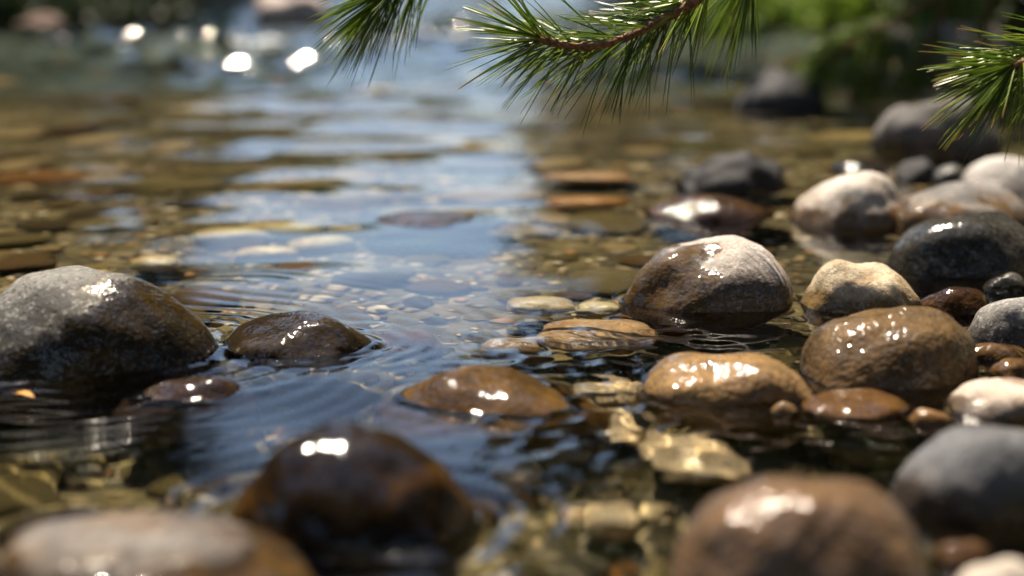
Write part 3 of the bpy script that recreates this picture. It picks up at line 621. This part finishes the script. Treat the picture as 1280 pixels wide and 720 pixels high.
shrub(-2.75, 7.25, .55, .5, LEAF_D, 'very dark shrub near the top left corner, beside the blackish one')
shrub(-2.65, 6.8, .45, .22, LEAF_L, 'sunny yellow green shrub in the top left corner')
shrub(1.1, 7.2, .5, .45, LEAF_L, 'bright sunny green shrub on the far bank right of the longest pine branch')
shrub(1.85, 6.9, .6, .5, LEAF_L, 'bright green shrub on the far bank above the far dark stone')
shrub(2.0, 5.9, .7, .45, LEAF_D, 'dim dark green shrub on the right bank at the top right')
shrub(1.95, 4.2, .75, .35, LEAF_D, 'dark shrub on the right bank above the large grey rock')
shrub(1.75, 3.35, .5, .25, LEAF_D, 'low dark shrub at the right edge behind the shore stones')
# foam on the far riffle
fr = np.random.default_rng(8); V, F = [], []; U0, F0 = ico(2); cnt = 0
for k in range(520):
    cx, cy_, sx_, sy_ = [(-.95, 5.6, .35, .3), (-.35, 6.2, .45, .35), (.0, 6.9, .4, .5), (-.5, 8.2, .8, .8)][fr.integers(0, 4)]
    x, y = cx+fr.normal()*sx_*.6, cy_+fr.normal()*sy_*.6; r = fr.uniform(.004, .012)
    V.append(U0*np.array([r*1.8, r*1.3, r*.55])+np.array([x, y, .004])); F.append(F0+cnt); cnt += len(U0)
gf = N('white_foam'); gf.put(gf.b.inputs['Base Color'], (.8, .82, .82, 1)); gf.b.inputs['Roughness'].default_value = .5
tag(link('foam', mesh_np('foam', np.concatenate(V), np.concatenate(F), gf.m)), 'white foam flecks riding the far riffle', kind='stuff')
rs2 = random.Random(3)
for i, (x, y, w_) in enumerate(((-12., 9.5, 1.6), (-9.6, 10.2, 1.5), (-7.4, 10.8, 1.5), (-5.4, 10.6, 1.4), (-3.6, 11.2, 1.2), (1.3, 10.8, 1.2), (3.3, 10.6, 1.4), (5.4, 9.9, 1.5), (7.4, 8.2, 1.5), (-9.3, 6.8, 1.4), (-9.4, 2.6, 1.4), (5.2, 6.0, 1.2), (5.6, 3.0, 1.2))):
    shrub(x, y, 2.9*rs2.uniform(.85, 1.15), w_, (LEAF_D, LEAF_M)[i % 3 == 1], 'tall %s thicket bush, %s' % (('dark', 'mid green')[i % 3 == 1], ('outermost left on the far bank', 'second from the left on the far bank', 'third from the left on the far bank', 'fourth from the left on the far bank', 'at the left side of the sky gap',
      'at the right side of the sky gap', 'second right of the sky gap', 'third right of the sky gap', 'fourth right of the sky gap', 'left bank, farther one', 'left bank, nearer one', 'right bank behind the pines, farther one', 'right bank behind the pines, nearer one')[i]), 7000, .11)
# grass along the far bank, litter and grit
def scatter_grass(n, seed):
    q = np.random.default_rng(seed); x = q.uniform(-7, 6, n); y = 7.0 + q.random(n)**1.5*4; z = bed_h(x, y); ok = z > -.04; x, y, z = x[ok], y[ok], z[ok]; n = len(x)
    hgt = q.uniform(.06, .2, n); a = q.uniform(0, 6.28, n); dx, dy = np.cos(a)*.006, np.sin(a)*.006; lx, ly = q.normal(0, .04, n), q.normal(0, .04, n)
    V = np.stack([np.stack([x-dx, y-dy, z-.01], 1), np.stack([x+dx, y+dy, z-.01], 1), np.stack([x+lx*.4+dx*.6, y+ly*.4+dy*.6, z+hgt*.6], 1), np.stack([x+lx, y+ly, z+hgt], 1)], 1).reshape(-1, 3)
    me = mesh_np('grass', V, np.arange(n*4).reshape(n, 4), GRASS, False); c_ = np.zeros((n, 4, 4), np.float32); c_[..., 3] = 1; c_[..., 0] = q.random(n)[:, None]
    me.color_attributes.new('tint', 'FLOAT_COLOR', 'POINT').data.foreach_set('color', c_.ravel()); return me
tag(link('grass', scatter_grass(14000, 2)), 'green and straw coloured grass along the far bank', kind='stuff')
q = np.random.default_rng(21); n = 5200; Uq, Fq = ico(1)
y = .66+1.9*q.random(n)**.8; x = q.uniform(-.42, .46, n)*y; x[:1200] = q.uniform(.22, .5, 1200)*y[:1200]; r = q.uniform(.0025, .0085, n)*(1+.4*np.clip(y-1.3, 0, 1.5)); r[::9] *= 1.8; z = bed_h(x, y)+r*.2
V = (Uq[None]*(1+.25*q.normal(size=(n, len(Uq), 1))*.5)*(r[:, None]*np.stack([q.uniform(.8, 1.4, n), q.uniform(.8, 1.3, n), q.uniform(.5, .9, n)], 1))[:, None]+np.stack([x, y, z], 1)[:, None]).reshape(-1, 3)
F = (Fq[None]+np.arange(n)[:, None, None]*len(Uq)).reshape(-1, 3)
gv = N('grit'); at_ = gv.n('ShaderNodeAttribute'); at_.attribute_name = 'tint'; gv.put(gv.b.inputs['Base Color'], at_.outputs['Color']); gv.b.inputs['Roughness'].default_value = .6
me = mesh_np('gravel', V, F, gv.m); cols = np.array([(.30, .22, .11), (.45, .36, .2), (.12, .085, .04), (.2, .18, .12), (.35, .2, .08), (.06, .045, .025), (.62, .54, .38)], np.float32)[q.integers(0, 7, n)]
cc = np.ones((n, len(Uq), 4), np.float32); cc[..., :3] = cols[:, None]; me.color_attributes.new('tint', 'FLOAT_COLOR', 'POINT').data.foreach_set('color', cc.ravel())
gob = link('gravel', me); tag(gob, 'fine mixed gravel between the stones on the stream bed', kind='stuff'); gob.cycles.is_caustics_receiver = True
def floating_leaf(px, py, ln, yaw, label):
    p = at(px, py, .003); V, F = [], []
    for i in range(9):
        t = i/8; w_ = ln*.18*math.sin(math.pi*min(1, t*1.02+.02))**.8
        for k in (-1, 0, 1): V.append(((t-.5)*ln, k*w_, .0012*(k*k) + .003*math.sin(t*3)))
    for i in range(8):
        for k in range(2): F.append((i*3+k, i*3+k+1, i*3+k+4, i*3+k+3))
    g = N('orange_leaf'); g.put(g.b.inputs['Base Color'], (.55, .26, .05, 1)); g.b.inputs['Roughness'].default_value = .35
    o = link('leaf', mesh_np('leaf', V, F, g.m), loc=(p.x, p.y, .003)); o.rotation_euler = (0, 0, yaw)
    md = o.modifiers.new('thick', 'SOLIDIFY'); md.thickness = .0004; tag(o, label, 'leaf')
floating_leaf(30, 497, .024, -.5, 'small fallen orange leaf on the dark water below the big grey boulder')
# far bank boulders
def far_rock(px, py, dist_y, w_, h_, mat, seed, label):
    x = (px-640)/FPX*dist_y; U, F = stone_shape(seed, 4, p=2.8, a=.25, b=.1)
    o = link('boulder', mesh_np('boulder', U*np.array([w_, w_*.7, h_]), F, mat), loc=(x, dist_y, h_*.2)); tag(o, label, 'boulder'); return o
PK = SM('pinkish_rock', (.62, .50, .45), (.45, .36, .32), BRN, .3, .03, .3, 80); GK = SM('bank_rock', (.15, .135, .12), (.08, .07, .06), BRN, .3, .03, .3, 81)
far_rock(368, 0, 6.9, .16, .13, PK, 201, 'pale pinkish boulder on the far bank left of the hanging twig')
far_rock(62, 20, 6.5, .12, .06, SM('reddish_bank_rock', (.16, .085, .06), (.08, .05, .04), BRN, .3, .03, .3, 83), 204, 'reddish grey rock on the far bank in the top left corner')
far_rock(1090, 60, 4.9, .16, .09, GK, 205, 'blurred grey rock on the shaded right shore under the hanging bough')
far_rock(1190, 90, 4.0, .13, .13, PK, 206, 'pinkish grey rock on the shaded right shore near the top right')
